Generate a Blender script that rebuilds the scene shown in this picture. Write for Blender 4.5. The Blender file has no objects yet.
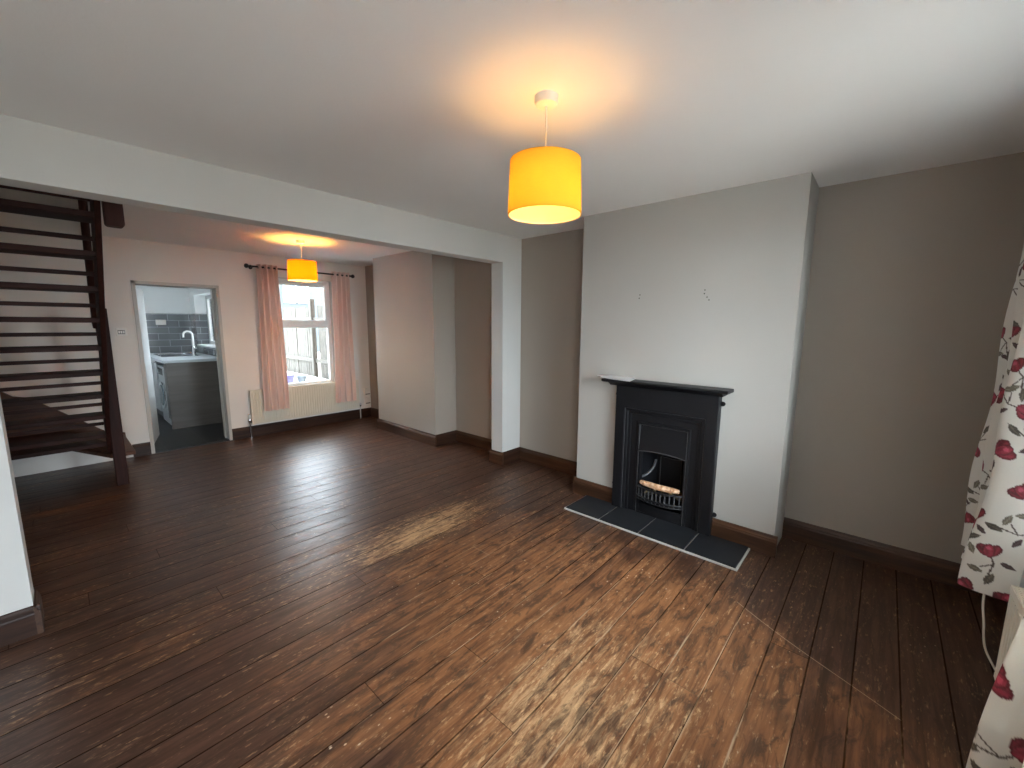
import bpy, bmesh, math, random
import numpy as np
from mathutils import Vector, Matrix
random.seed(4)
S = bpy.context.scene
C = S.collection
PI = math.pi
ORG = {}

# ------------------------------------------------------------------ measures
XL, XW = -0.60, 3.447            # party walls
YF, YB = -0.62, 6.236            # street wall, garden wall (inner faces)
H = 2.416
XC, YC0, YC1 = 3.082, 0.419, 1.969      # front chimney breast
XR, YR0, YR1 = 3.107, 4.071, 5.408      # rear chimney breast
YN0, YN1, ZB = 2.971, 3.131, 2.148      # beam between the rooms
XP, XN = 3.157, -0.1875                 # pier faces

# ------------------------------------------------------------------ node helpers
class NT:
    def __init__(s, mat):
        s.t = mat.node_tree
        s.n = s.t.nodes
    def node(s, typ, **kw):
        n = s.n.new(typ)
        for k, v in kw.items():
            setattr(n, k, v)
        return n
    def put(s, sock, v):
        if hasattr(v, 'links'):
            s.t.links.new(v, sock)
        elif v is not None:
            if isinstance(v, (tuple, list)) and len(v) == 3 and sock.type == 'RGBA':
                v = (*v, 1)
            sock.default_value = v
    def m(s, op, a, b=None, c=None, clamp=False):
        n = s.node('ShaderNodeMath', operation=op, use_clamp=clamp)
        s.put(n.inputs[0], a)
        if b is not None: s.put(n.inputs[1], b)
        if c is not None: s.put(n.inputs[2], c)
        return n.outputs[0]
    def ss(s, lo, hi, v):
        n = s.node('ShaderNodeMapRange', interpolation_type='SMOOTHSTEP')
        s.put(n.inputs['Value'], v); s.put(n.inputs['From Min'], lo); s.put(n.inputs['From Max'], hi)
        return n.outputs[0]
    def xyz(s, x, y, z=0.0):
        n = s.node('ShaderNodeCombineXYZ')
        for i, v in enumerate((x, y, z)): s.put(n.inputs[i], v)
        return n.outputs[0]
    def noise(s, vec, scale, detail=3, rough=0.5, dist=0.0):
        n = s.node('ShaderNodeTexNoise')
        s.put(n.inputs['Vector'], vec); s.put(n.inputs['Scale'], scale)
        n.inputs['Detail'].default_value = detail
        n.inputs['Roughness'].default_value = rough
        n.inputs['Distortion'].default_value = dist
        return n.outputs[0]
    def vor(s, vec, scale):
        n = s.node('ShaderNodeTexVoronoi')
        s.put(n.inputs['Vector'], vec); s.put(n.inputs['Scale'], scale)
        return n.outputs
    def white(s, vec):
        n = s.node('ShaderNodeTexWhiteNoise', noise_dimensions='3D')
        s.put(n.inputs['Vector'], vec)
        return n.outputs
    def mix(s, f, a, b):
        n = s.node('ShaderNodeMix', data_type='RGBA')
        s.put(n.inputs[0], f); s.put(n.inputs[6], a); s.put(n.inputs[7], b)
        return n.outputs[2]
    def obj(s):
        n = s.node('ShaderNodeTexCoord')
        sp = s.node('ShaderNodeSeparateXYZ')
        s.t.links.new(n.outputs['Object'], sp.inputs[0])
        return n.outputs['Object'], sp.outputs
    def bump(s, h, strength=0.3, dist=0.01):
        n = s.node('ShaderNodeBump')
        n.inputs['Strength'].default_value = strength
        n.inputs['Distance'].default_value = dist
        s.put(n.inputs['Height'], h)
        return n.outputs[0]

def mat(name, col=(.5, .5, .5), rough=.6, metal=0., spec=.5):
    m = bpy.data.materials.new(name); m.use_nodes = True
    b = m.node_tree.nodes['Principled BSDF']
    b.inputs['Base Color'].default_value = (*col, 1)
    b.inputs['Roughness'].default_value = rough
    b.inputs['Metallic'].default_value = metal
    b.inputs['Specular IOR Level'].default_value = spec
    return m, NT(m), b

def paint(name, col, var=.05, rough=.75, bump=.12, scale=3.):
    m, t, b = mat(name, col, rough, spec=.3)
    v, _ = t.obj()
    n1 = t.noise(v, scale, 4)
    lo = tuple(c * (1 - var) for c in col); hi = tuple(min(1, c * (1 + var)) for c in col)
    t.put(b.inputs['Base Color'], t.mix(n1, lo, hi))
    n2 = t.noise(v, 90, 2)
    t.put(b.inputs['Normal'], t.bump(n2, bump, .004))
    return m

def wood(name, lo, hi, rough=.4, axis='X', scale=1., spec=.5):
    m, t, b = mat(name, hi, rough, spec=spec)
    v, p = t.obj()
    st = {'X': (1.5, 22, 22), 'Y': (22, 1.5, 22), 'Z': (22, 22, 1.5)}[axis]
    vec = t.xyz(*[t.m('MULTIPLY', p[i], st[i] * scale) for i in range(3)])
    n = t.noise(vec, 1., 6, .65, .6)
    t.put(b.inputs['Base Color'], t.mix(t.ss(.3, .7, n), lo, hi))
    t.put(b.inputs['Normal'], t.bump(n, .15, .004))
    return m

def glass_mat():
    m, t, b = mat('window_glass', (.9, .95, .95), .02)
    out = t.n['Material Output']
    tr = t.node('ShaderNodeBsdfTransparent'); tr.inputs[0].default_value = (.96, .98, .98, 1)
    gl = t.node('ShaderNodeBsdfGlossy'); gl.inputs['Roughness'].default_value = .02
    fr = t.node('ShaderNodeFresnel'); fr.inputs[0].default_value = 1.3
    mx = t.node('ShaderNodeMixShader')
    t.t.links.new(fr.outputs[0], mx.inputs[0]); t.t.links.new(tr.outputs[0], mx.inputs[1]); t.t.links.new(gl.outputs[0], mx.inputs[2])
    t.t.links.new(mx.outputs[0], out.inputs[0])
    return m

# ------------------------------------------------------------------ floorboards
def floor_mat():
    m, t, b = mat('worn_floorboards', (.1, .05, .03), .4)
    v, p = t.obj()
    x, y = p[0], p[1]
    W = .155
    r = t.m('DIVIDE', t.m('ADD', y, 5.0), W)
    row = t.m('FLOOR', r); fy = t.m('FRACT', r)
    rn = t.white(t.xyz(row, 3.3, 1.7))[0]
    x2 = t.m('ADD', t.m('DIVIDE', x, 2.6), t.m('MULTIPLY', rn, 9.0))
    seg = t.m('FLOOR', x2); fx = t.m('FRACT', x2)
    bid = t.white(t.xyz(row, seg, 5.1))[0]
    dy = t.m('MULTIPLY', t.m('MINIMUM', fy, t.m('SUBTRACT', 1.0, fy)), W)
    dx = t.m('MULTIPLY', t.m('MINIMUM', fx, t.m('SUBTRACT', 1.0, fx)), 2.6)
    wob = t.m('MULTIPLY', t.m('SUBTRACT', t.noise(t.xyz(t.m('MULTIPLY', x, 3.0), row, 0.), 1.0, 3), .5), .006)
    gw = t.m('ADD', .0035, wob)
    gap = t.m('SUBTRACT', 1.0, t.ss(t.m('MULTIPLY', gw, .4), t.m('ADD', gw, .0018), dy))
    butt = t.m('SUBTRACT', 1.0, t.ss(.0008, .003, dx))
    gap = t.m('MAXIMUM', gap, t.m('MULTIPLY', butt, .8))
    # grain
    gv = t.xyz(t.m('MULTIPLY', x, 2.2), t.m('MULTIPLY', y, 34.), t.m('MULTIPLY', bid, 31.))
    grain = t.noise(gv, 1., 6, .62, .8)
    fine = t.noise(t.xyz(t.m('MULTIPLY', x, 9.), t.m('MULTIPLY', y, 120.), bid), 1., 4, .7)
    # wear
    def ell(cx, cy, rx, ry):
        a = t.m('DIVIDE', t.m('SUBTRACT', x, cx), rx); c = t.m('DIVIDE', t.m('SUBTRACT', y, cy), ry)
        d = t.m('SQRT', t.m('ADD', t.m('MULTIPLY', a, a), t.m('MULTIPLY', c, c)))
        return t.m('SUBTRACT', 1.0, d, clamp=True)
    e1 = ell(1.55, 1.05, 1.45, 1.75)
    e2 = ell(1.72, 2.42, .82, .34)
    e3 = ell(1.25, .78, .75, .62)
    big = t.noise(t.xyz(t.m('MULTIPLY', x, 1.0), t.m('MULTIPLY', y, 2.0), 0.), 1.6, 5, .6, .5)
    mid = t.noise(t.xyz(t.m('MULTIPLY', x, 3.2), t.m('MULTIPLY', y, 9.), t.m('MULTIPLY', bid, 5.)), 1.3, 5, .65, .6)
    e4 = ell(3.1, -.15, 1.05, .85)
    e1 = t.m('SUBTRACT', e1, t.m('MULTIPLY', e4, 1.3))
    wv = t.m('ADD', t.m('MULTIPLY', e1, 1.15), t.m('MULTIPLY', t.m('SUBTRACT', big, .5), 1.3))
    wv = t.m('ADD', wv, t.m('MULTIPLY', t.m('SUBTRACT', bid, .5), .28))
    wv = t.m('ADD', wv, t.m('MULTIPLY', t.m('SUBTRACT', mid, .5), .7))
    wear = t.ss(.02, .78, wv)
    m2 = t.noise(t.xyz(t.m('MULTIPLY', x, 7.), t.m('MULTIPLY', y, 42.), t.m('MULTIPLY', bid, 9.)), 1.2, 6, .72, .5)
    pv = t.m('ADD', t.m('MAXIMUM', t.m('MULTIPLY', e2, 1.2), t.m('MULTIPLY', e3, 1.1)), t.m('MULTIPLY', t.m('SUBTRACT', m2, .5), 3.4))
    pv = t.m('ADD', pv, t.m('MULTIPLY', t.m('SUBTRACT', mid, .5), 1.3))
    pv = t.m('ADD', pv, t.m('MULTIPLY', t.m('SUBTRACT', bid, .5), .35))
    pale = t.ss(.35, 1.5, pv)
    # colours
    dark = t.mix(t.ss(.3, .72, grain), FL['dark0'], FL['dark1'])
    worn = t.mix(t.ss(.28, .7, grain), FL['worn0'], FL['worn1'])
    col = t.mix(wear, dark, worn)
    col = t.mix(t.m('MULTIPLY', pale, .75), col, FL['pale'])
    chip = t.noise(t.xyz(t.m('MULTIPLY', x, 26.), t.m('MULTIPLY', y, 85.), bid), 1., 3, .6)
    col = t.mix(t.m('MULTIPLY', t.ss(.56, .66, chip), t.m('MULTIPLY', t.ss(-.35, 1.1, pv), .75)), col, FL['pale'])
    gr_ = t.noise(t.xyz(t.m('MULTIPLY', x, 4.), t.m('MULTIPLY', y, 13.), 5.), 1.5, 6, .7, .8)
    col = t.mix(t.m('MULTIPLY', t.ss(.48, .64, gr_), .72), col, FL['spill'])
    # old dark spills
    sp = t.noise(t.xyz(t.m('MULTIPLY', x, 1.4), t.m('MULTIPLY', y, 3.0), 7.), 2.3, 4, .6, .4)
    col = t.mix(t.m('MULTIPLY', t.ss(.58, .74, sp), .6), col, FL['spill'])
    # paint flecks and scratches
    vo = t.vor(t.xyz(t.m('MULTIPLY', x, .6), y, 0.), 75.)
    keep = t.ss(.935, .95, t.white(vo['Position'])[0])
    nz = t.noise(v, 2.4, 3)
    fl = t.m('MULTIPLY', t.m('SUBTRACT', 1.0, t.ss(.14, .34, vo['Distance'])), keep)
    fl = t.m('MULTIPLY', fl, t.ss(.54, .70, t.m('ADD', nz, t.m('MULTIPLY', wear, .10))))
    sv = t.noise(t.xyz(t.m('MULTIPLY', x, 5.), t.m('MULTIPLY', y, 90.), 3.), 1., 3, .6, 1.2)
    scr = t.m('MULTIPLY', t.ss(.70, .76, sv), t.ss(.45, .8, t.m('ADD', wear, t.m('MULTIPLY', t.m('SUBTRACT', nz, .5), .8))))
    def line(ax, ay, bx, by, w):
        L = math.hypot(bx - ax, by - ay); ux, uy = (bx - ax) / L, (by - ay) / L
        rx, ry = t.m('SUBTRACT', x, ax), t.m('SUBTRACT', y, ay)
        al = t.m('ADD', t.m('MULTIPLY', rx, ux), t.m('MULTIPLY', ry, uy))
        pe = t.m('ABSOLUTE', t.m('ADD', t.m('SUBTRACT', t.m('MULTIPLY', ry, ux), t.m('MULTIPLY', rx, uy)),
                                 t.m('MULTIPLY', t.m('SINE', t.m('MULTIPLY', al, 6.)), .011)))
        k = t.m('SUBTRACT', 1.0, t.ss(w * .5, w * 1.3, pe))
        k = t.m('MULTIPLY', k, t.m('GREATER_THAN', al, 0.)); k = t.m('MULTIPLY', k, t.m('LESS_THAN', al, L))
        return k
    ln = t.m('MULTIPLY', line(2.41, .47, 2.06, -.19, .0020), .5)
    marks = t.m('MAXIMUM', t.m('MAXIMUM', t.m('MULTIPLY', fl, .8), t.m('MULTIPLY', scr, .55)), ln)
    col = t.mix(marks, col, FL['fleck'])
    gl = t.noise(t.xyz(t.m('MULTIPLY', x, 2.), t.m('MULTIPLY', row, 3.7), 0.), 1.1, 3)
    gcol = t.mix(t.m('MULTIPLY', t.ss(.5, .6, gl), t.ss(.35, .8, wear)), FL['gap'], FL['dust'])
    col = t.mix(t.m('MULTIPLY', gap, .75), col, gcol)
    t.put(b.inputs['Base Color'], col)
    ro = t.m('ADD', FL['r0'], t.m('MULTIPLY', wear, FL['r1']))
    ro = t.m('ADD', ro, t.m('MULTIPLY', t.m('SUBTRACT', mid, .5), .22))
    t.put(b.inputs['Roughness'], ro)
    hgt = t.m('SUBTRACT', t.m('MULTIPLY', grain, .25), t.m('MULTIPLY', gap, 1.0))
    cup = t.m('MULTIPLY', t.m('MULTIPLY', fy, t.m('SUBTRACT', 1.0, fy)), 1.2)
    hgt = t.m('ADD', t.m('ADD', hgt, cup), t.m('MULTIPLY', mid, .35))
    t.put(b.inputs['Normal'], t.bump(hgt, .25, .004))
    t.put(b.inputs['Specular IOR Level'], t.m('MULTIPLY', t.m('SUBTRACT', 1.0, t.m('MULTIPLY', gap, .92)), FL['spec']))
    return m

FL = dict(dark0=(.040, .017, .010), dark1=(.118, .057, .036), worn0=(.125, .048, .018), worn1=(.35, .150, .058),
          pale=(.72, .46, .24), spill=(.040, .020, .012), fleck=(.76, .60, .42), gap=(.012, .007, .005),
          dust=(.55, .40, .26), r0=.37, r1=.16, spec=.5)

M = {}
M['floor'] = floor_mat()
M['ceiling'] = paint('ceiling_paint', (.85, .84, .82), .02)
M['white'] = paint('white_wall_paint', (.62, .62, .595), .03)
M['back'] = paint('back_wall_paint', (.80, .76, .71), .04)
M['breast'] = paint('pale_grey_paint', (.44, .42, .385), .04, scale=1.6)
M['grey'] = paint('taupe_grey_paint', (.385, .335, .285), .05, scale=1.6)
M['kwall'] = paint('kitchen_wall_paint', (.86, .88, .88), .03)
M['skirt'] = wood('skirting_wood', (.018, .007, .004), (.050, .021, .011), .45, 'X', 1., .3)
M['skirt_y'] = wood('skirting_wood_deep', (.032, .013, .006), (.088, .037, .017), .38, 'Y')
M['stair'] = wood('stair_mahogany', (.018, .006, .004), (.046, .013, .009), .6, 'X', 1., .2)
M['stair_y'] = wood('stair_mahogany_long', (.020, .006, .004), (.046, .013, .009), .6, 'Z', 1., .2)
M['winder'] = wood('stair_lower_wood', (.05, .018, .009), (.115, .046, .022), .45, 'X', 1., .3)
M['trim'] = paint('grey_cream_gloss', (.56, .53, .48), .03, .35)
M['upvc'], _, _ = mat('white_upvc', (.85, .87, .87), .25)
M['glass'] = glass_mat()
M['iron'], t_, b_ = mat('black_cast_iron', (.012, .012, .013), .45, spec=.32)
_v, _ = t_.obj(); t_.put(b_.inputs['Normal'], t_.bump(t_.noise(_v, 140, 3), .25, .003))
t_.put(b_.inputs['Base Color'], t_.mix(t_.noise(_v, 6, 4), (.004, .004, .005), (.010, .010, .012)))
M['iron_edge'], _, _ = mat('rubbed_iron', (.10, .10, .105), .4, .3)
M['slate'], t_, b_ = mat('slate_tile', (.03, .035, .042), .55, spec=.35)
_v, _ = t_.obj(); t_.put(b_.inputs['Base Color'], t_.mix(t_.noise(_v, 9, 5), (.010, .012, .015), (.022, .024, .028)))
M['grout'] = paint('grey_grout', (.46, .45, .42), .15, .8, .3, 20)
M['black'], _, _ = mat('black_metal', (.012, .010, .010), .35)
M['chrome'], _, _ = mat('chrome_steel', (.75, .76, .78), .12, 1.)
M['pipe'], _, _ = mat('white_pipe', (.55, .50, .45), .3)
M['rad'], _, _ = mat('cream_radiator_enamel', (.74, .68, .56), .3)
M['plastic'], _, _ = mat('white_plastic', (.80, .78, .73), .3)
M['dplastic'], _, _ = mat('dark_plastic', (.03, .03, .03), .4)
M['paper'], t_, b_ = mat('paper', (.90, .90, .90), .8)
M['ceramic'], t_, b_ = mat('buff_ceramic', (.72, .42, .24), .7)
_v, _ = t_.obj(); t_.put(b_.inputs['Base Color'], t_.mix(t_.ss(.35, .65, t_.noise(_v, 30, 4)), (.55, .27, .13), (.85, .58, .38)))
M['coal'], t_, b_ = mat('fire_coal', (.05, .04, .03), .8)
_v, _ = t_.obj(); t_.put(b_.inputs['Base Color'], t_.mix(t_.ss(.45, .7, t_.noise(_v, 22, 3)), (.02, .018, .016), (.32, .24, .10)))
M['cord'], _, _ = mat('white_flex', (.72, .66, .56), .5)

def fabric(name, lo, hi, st=(6., 6., 160.)):
    m, t, b = mat(name, hi, .85, spec=.2)
    v, p = t.obj()
    n = t.noise(t.xyz(*[t.m('MULTIPLY', p[i], st[i]) for i in range(3)]), 1., 3)
    t.put(b.inputs['Base Color'], t.mix(n, lo, hi))
    out = t.n['Material Output']
    tl = t.node('ShaderNodeBsdfTranslucent'); tl.inputs[0].default_value = (*hi, 1)
    mx = t.node('ShaderNodeMixShader'); mx.inputs[0].default_value = .22
    t.t.links.new(b.outputs[0], mx.inputs[1]); t.t.links.new(tl.outputs[0], mx.inputs[2]); t.t.links.new(mx.outputs[0], out.inputs[0])
    return m
M['pink'] = fabric('dusty_pink_cloth', (.78, .60, .54), (.90, .73, .66), (120., 120., 120.))

def shade_mat(name, col, marks=True):
    m, t, b = mat(name, col, .9, spec=.1)
    v, p = t.obj()
    ang = t.m('ARCTAN2', p[1], p[0])
    slub = t.noise(t.xyz(t.m('MULTIPLY', ang, 5.), 0., t.m('MULTIPLY', p[2], 220.)), 1., 3)
    c = t.mix(slub, tuple(k * .9 for k in col), col)
    if marks:   # scuffs on the cloth
        sc = t.noise(t.xyz(t.m('MULTIPLY', ang, 6.), 2., t.m('MULTIPLY', p[2], 60.)), 1., 3, .6)
        c = t.mix(t.m('MULTIPLY', t.ss(.70, .76, sc), .55), c, (.20, .09, .03))
    t.put(b.inputs['Base Color'], c)
    out = t.n['Material Output']
    tl = t.node('ShaderNodeBsdfTranslucent'); t.put(tl.inputs[0], c)
    mx = t.node('ShaderNodeMixShader'); mx.inputs[0].default_value = .5
    t.t.links.new(b.outputs[0], mx.inputs[1]); t.t.links.new(tl.outputs[0], mx.inputs[2]); t.t.links.new(mx.outputs[0], out.inputs[0])
    return m
M['shade_y'] = shade_mat('mustard_shade_cloth', (.93, .58, .07))
M['shade_o'] = shade_mat('orange_shade_cloth', (.93, .23, .009), False)
M['lining'] = shade_mat('pale_shade_lining', (.95, .88, .62), False)
def emit(name, col, st):
    m, t, b = mat(name, col, .5)
    b.inputs['Emission Color'].default_value = (*col, 1); b.inputs['Emission Strength'].default_value = st
    return m
M['bulb'] = emit('lit_bulb', (1., .72, .34), 3.)

def tile_mat():
    m, t, b = mat('grey_metro_tile', (.1, .11, .12), .18)
    v, p = t.obj()
    br = t.node('ShaderNodeTexBrick')
    br.inputs['Color1'].default_value = (.115, .125, .14, 1); br.inputs['Color2'].default_value = (.18, .195, .205, 1)
    br.inputs['Mortar'].default_value = (.42, .46, .48, 1)
    br.inputs['Scale'].default_value = 1.; br.inputs['Mortar Size'].default_value = .004
    br.inputs['Brick Width'].default_value = .30; br.inputs['Row Height'].default_value = .112
    br.offset = .5
    t.put(br.inputs['Vector'], t.xyz(t.m('ADD', p[0], p[1]), t.m('SUBTRACT', p[2], .99)))
    t.put(b.inputs['Base Color'], br.outputs[0])
    t.put(b.inputs['Normal'], t.bump(br.outputs['Fac'], -.3, .004))
    return m
M['tile'] = tile_mat()
M['kfloor'], t_, b_ = mat('dark_kitchen_floor', (.022, .024, .026), .35)
_v, _p = t_.obj()
_f = t_.m('MAXIMUM', t_.m('LESS_THAN', t_.m('FRACT', t_.m('DIVIDE', _p[0], .4)), .015), t_.m('LESS_THAN', t_.m('FRACT', t_.m('DIVIDE', _p[1], .4)), .015))
t_.put(b_.inputs['Base Color'], t_.mix(_f, t_.mix(t_.noise(_v, 4, 3), (.009, .010, .011), (.018, .019, .020)), (.06, .06, .06)))
M['kpanel'] = wood('grey_laminate', (.072, .060, .050), (.105, .090, .076), .32, 'X', .6)
M['worktop'], _, _ = mat('grey_worktop', (.46, .50, .53), .3)
M['applg'], _, _ = mat('white_appliance', (.45, .47, .48), .3)
M['fence'] = wood('pale_fence_wood', (.034, .028, .021), (.115, .102, .083), .8, 'Z', 2.5)
M['terrace'] = paint('terrace_paving', (.40, .39, .37), .1, .9, .3, 2)
M['street'] = paint('street_paving', (.34, .31, .27), .15, .9, .3, 2)
M['ground'] = paint('paving', (.46, .43, .38), .15, .9, .3, 2)
M['render'] = paint('pale_render', (.062, .070, .075), .05, .9)
M['brick'], t_, b_ = mat('red_brick', (.40, .14, .09), .9)
_v, _p = t_.obj(); _br = t_.node('ShaderNodeTexBrick')
_br.inputs['Color1'].default_value = (.16, .045, .03, 1); _br.inputs['Color2'].default_value = (.12, .035, .024, 1); _br.inputs['Mortar'].default_value = (.5, .45, .4, 1)
_br.inputs['Scale'].default_value = 4.; t_.put(_br.inputs['Vector'], t_.xyz(_p[0], _p[2])); t_.put(b_.inputs['Base Color'], _br.outputs[0])
M['roof'], _, _ = mat('slate_roof', (.16, .16, .17), .8)
M['blueplastic'], _, _ = mat('violet_plastic', (.16, .15, .45), .4)
M['pot'], _, _ = mat('grey_pot', (.22, .25, .27), .7)
M['dkglass'], _, _ = mat('house_glass', (.10, .16, .20), .1)

# ------------------------------------------------------------------ mesh builder
class MB:
    def __init__(s): s.v = []; s.f = []; s.m = []; s.cur = 0
    def add(s, vs, fs):
        o = len(s.v); s.v += [tuple(p) for p in vs]
        for f in fs: s.f.append([i + o for i in f]); s.m.append(s.cur)
        return s
    def box(s, x0, x1, y0, y1, z0, z1):
        v = [(x, y, z) for x in (x0, x1) for y in (y0, y1) for z in (z0, z1)]
        return s.add(v, [(0, 1, 3, 2), (4, 6, 7, 5), (0, 4, 5, 1), (2, 3, 7, 6), (0, 2, 6, 4), (1, 5, 7, 3)])
    def prism(s, poly, axis, a, b):
        """poly: 2-D outline; extruded along axis from a to b. X: (y,z)  Y: (x,z)  Z: (x,y)"""
        def P(q, t):
            return {'X': (t, q[0], q[1]), 'Y': (q[0], t, q[1]), 'Z': (q[0], q[1], t)}[axis]
        n = len(poly)
        v = [P(q, a) for q in poly] + [P(q, b) for q in poly]
        return s.add(v, [tuple(range(n)), tuple(range(2 * n - 1, n - 1, -1))] + [(i, (i + 1) % n, n + (i + 1) % n, n + i) for i in range(n)])
    def lathe(s, prof, c, axis='Z', n=32, cap=True):
        """prof: [(radius, height)] about an axis through c"""
        c = Vector(c); v = []; f = []
        for r, h in prof:
            for k in range(n):
                a = 2 * PI * k / n; u, w = r * math.cos(a), r * math.sin(a)
                v.append(c + Vector({'Z': (u, w, h), 'X': (h, u, w), 'Y': (w, h, u)}[axis]))
        for i in range(len(prof) - 1):
            for k in range(n):
                f.append((i * n + k, i * n + (k + 1) % n, (i + 1) * n + (k + 1) % n, (i + 1) * n + k))
        if cap:
            f.append(tuple(range(n - 1, -1, -1))); f.append(tuple((len(prof) - 1) * n + k for k in range(n)))
        return s.add(v, f)
    def tube(s, pts, r, n=10, cap=True):
        pts = [Vector(p) for p in pts]; v = []; f = []
        up = None
        for i, p in enumerate(pts):
            d = (pts[min(i + 1, len(pts) - 1)] - pts[max(i - 1, 0)]).normalized()
            if up is None:
                up = Vector((0, 0, 1)) if abs(d.z) < .9 else Vector((1, 0, 0))
            a = d.cross(up).normalized(); bb = a.cross(d).normalized(); up = bb
            for k in range(n):
                t = 2 * PI * k / n
                v.append(p + a * (r * math.cos(t)) + bb * (r * math.sin(t)))
        for i in range(len(pts) - 1):
            for k in range(n):
                f.append((i * n + k, i * n + (k + 1) % n, (i + 1) * n + (k + 1) % n, (i + 1) * n + k))
        if cap:
            f.append(tuple(range(n - 1, -1, -1))); f.append(tuple((len(pts) - 1) * n + k for k in range(n)))
        return s.add(v, f)
    def ball(s, c, r, n=16, sc=(1, 1, 1)):
        pr = []
        m_ = n // 2
        c = Vector(c); v = []; f = []
        for i in range(1, m_):
            th = PI * i / m_
            for k in range(n):
                a = 2 * PI * k / n
                v.append(c + Vector((r * sc[0] * math.sin(th) * math.cos(a), r * sc[1] * math.sin(th) * math.sin(a), r * sc[2] * math.cos(th))))
        v.append(c + Vector((0, 0, r * sc[2]))); v.append(c - Vector((0, 0, r * sc[2])))
        T, B = len(v) - 2, len(v) - 1
        for i in range(m_ - 2):
            for k in range(n):
                f.append((i * n + k, (i + 1) * n + k, (i + 1) * n + (k + 1) % n, i * n + (k + 1) % n))
        for k in range(n):
            f.append((T, k, (k + 1) % n)); f.append((B, (m_ - 2) * n + (k + 1) % n, (m_ - 2) * n + k))
        return s.add(v, f)
    def build(s, name, mats, parent=None, smooth=False, bevel=0., origin=None, seg=2, auto=False):
        me = bpy.data.meshes.new(name)
        if parent is not None: og = ORG[parent.name]
        else: og = Vector(origin) if origin else Vector((0, 0, 0))
        me.from_pydata([Vector(p) - og for p in s.v], [], s.f)
        for mm in (mats if isinstance(mats, list) else [mats]): me.materials.append(mm)
        for p, i in zip(me.polygons, s.m): p.material_index = i
        bm = bmesh.new(); bm.from_mesh(me); bmesh.ops.recalc_face_normals(bm, faces=bm.faces)
        if smooth:
            for fc in bm.faces: fc.smooth = True
            for e in bm.edges:
                if len(e.link_faces) == 2 and e.calc_face_angle(0) > math.radians(38): e.smooth = False
        bm.to_mesh(me); bm.free()
        o = bpy.data.objects.new(name, me); C.objects.link(o)
        if parent is not None: o.parent = parent
        else: o.location = og
        ORG[o.name] = og
        if bevel:
            b = o.modifiers.new('bevel', 'BEVEL'); b.width = bevel; b.segments = seg; b.limit_method = 'ANGLE'; b.angle_limit = math.radians(40)
        return o

def tag(o, label=None, cat=None, group=None, kind=None):
    if label: o['label'] = label
    if cat: o['category'] = cat
    if group: o['group'] = group
    if kind: o['kind'] = kind
    return o
def thing(name, loc, label, cat, group=None, kind=None):
    o = bpy.data.objects.new(name, None); C.objects.link(o); o.location = loc; o.empty_display_size = .1
    ORG[o.name] = Vector(loc)
    return tag(o, label, cat, group, kind)
def struct(mb, name, m, label, cat, **kw):
    return tag(mb.build(name, m, **kw), label, cat, kind='structure')

# ------------------------------------------------------------------ room shell
struct(MB().box(XL - .1, XW + .1, YF - .1, YB + .02, -.06, 0), 'floor', M['floor'], 'worn dark-stained floorboards running the width of the room', 'floor')
struct(MB().box(XL - .1, XW + .1, YF - .1, YN0 + .05, H, H + .1), 'ceiling', M['ceiling'], 'plain white ceiling over the front room', 'ceiling')
struct(MB().box(.33, XW + .1, YN1 - .05, YB + .1, H, H + .1), 'ceiling', M['ceiling'], 'plain white ceiling over the rear room beyond the beam', 'ceiling')
struct(MB().box(XW, XW + .15, YF - .15, YB + .25, -.06, H + .1), 'wall_right', M['grey'], 'taupe grey party wall in the alcoves beside the chimney breasts', 'wall')
struct(MB().box(XL - .15, XL, YF - .15, YB + .25, -.06, 4.7), 'wall_left', M['white'], 'white party wall beside the staircase', 'wall')
hb = MB().box(XC, XW, YC0, .97, 0, H).box(XC, XW, 1.42, YC1, 0, H).box(XC, XW, .97, 1.42, .76, H)
hb.m = [0] * 18
for i in range(18):
    if i % 6 in (2, 3): hb.m[i] = 1
breast = struct(hb, 'wall_chimney_breast', [M['breast'], M['breast']], 'pale grey chimney breast behind the black fireplace', 'wall')
for (y, z) in ((1.444, 1.753), (1.449, 1.728), (.968, 1.767), (.970, 1.742), (.937, 1.698), (.951, 1.718)):
    MB().lathe([(.0045, -.0012), (.0045, .006)], (XC, y, z), 'X', 10).build('screw_hole', M['black'], breast)
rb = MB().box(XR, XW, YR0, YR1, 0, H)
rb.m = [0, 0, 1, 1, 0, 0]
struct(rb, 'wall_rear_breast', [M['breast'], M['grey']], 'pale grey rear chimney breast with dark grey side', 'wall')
struct(MB().box(XP, XW, YN0, YN1, 0, ZB), 'wall_pier', M['white'], 'narrow white wall pier carrying the end of the beam', 'wall')
struct(MB().box(XL, XN, YN0, YN1, 0, ZB), 'wall_nib', M['white'], 'white end of the dividing wall in front of the staircase', 'wall')
struct(MB().box(XL, XW, YN0, YN1, ZB, H + .1), 'ceiling_beam', M['white'], 'long white boxed beam across the knocked-through opening', 'beam')
DX0, DX1, DZ = .655, 1.468, 1.975
WX0, WX1, WZ0, WZ1 = 2.05, 2.905, .60, 2.14
YB2 = YB + .26
bw = MB()
for x0, x1, z0, z1 in ((XL, DX0, -.06, H), (DX0, DX1, DZ, H), (DX1, WX0, -.06, H), (WX0, WX1, -.06, WZ0), (WX0, WX1, WZ1, H), (WX1, XW, -.06, H), (XL, XW, H, 4.7)):
    bw.box(x0, x1, YB, YB2, z0, z1)
struct(bw, 'wall_back', M['back'], 'off-white rear wall holding the kitchen doorway and garden window', 'wall')
FX0, FX1, FZ0, FZ1 = .95, 2.42, .72, 2.12
fw = MB()
EX0, EX1, EZ = -.42, .26, 2.0
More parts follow.
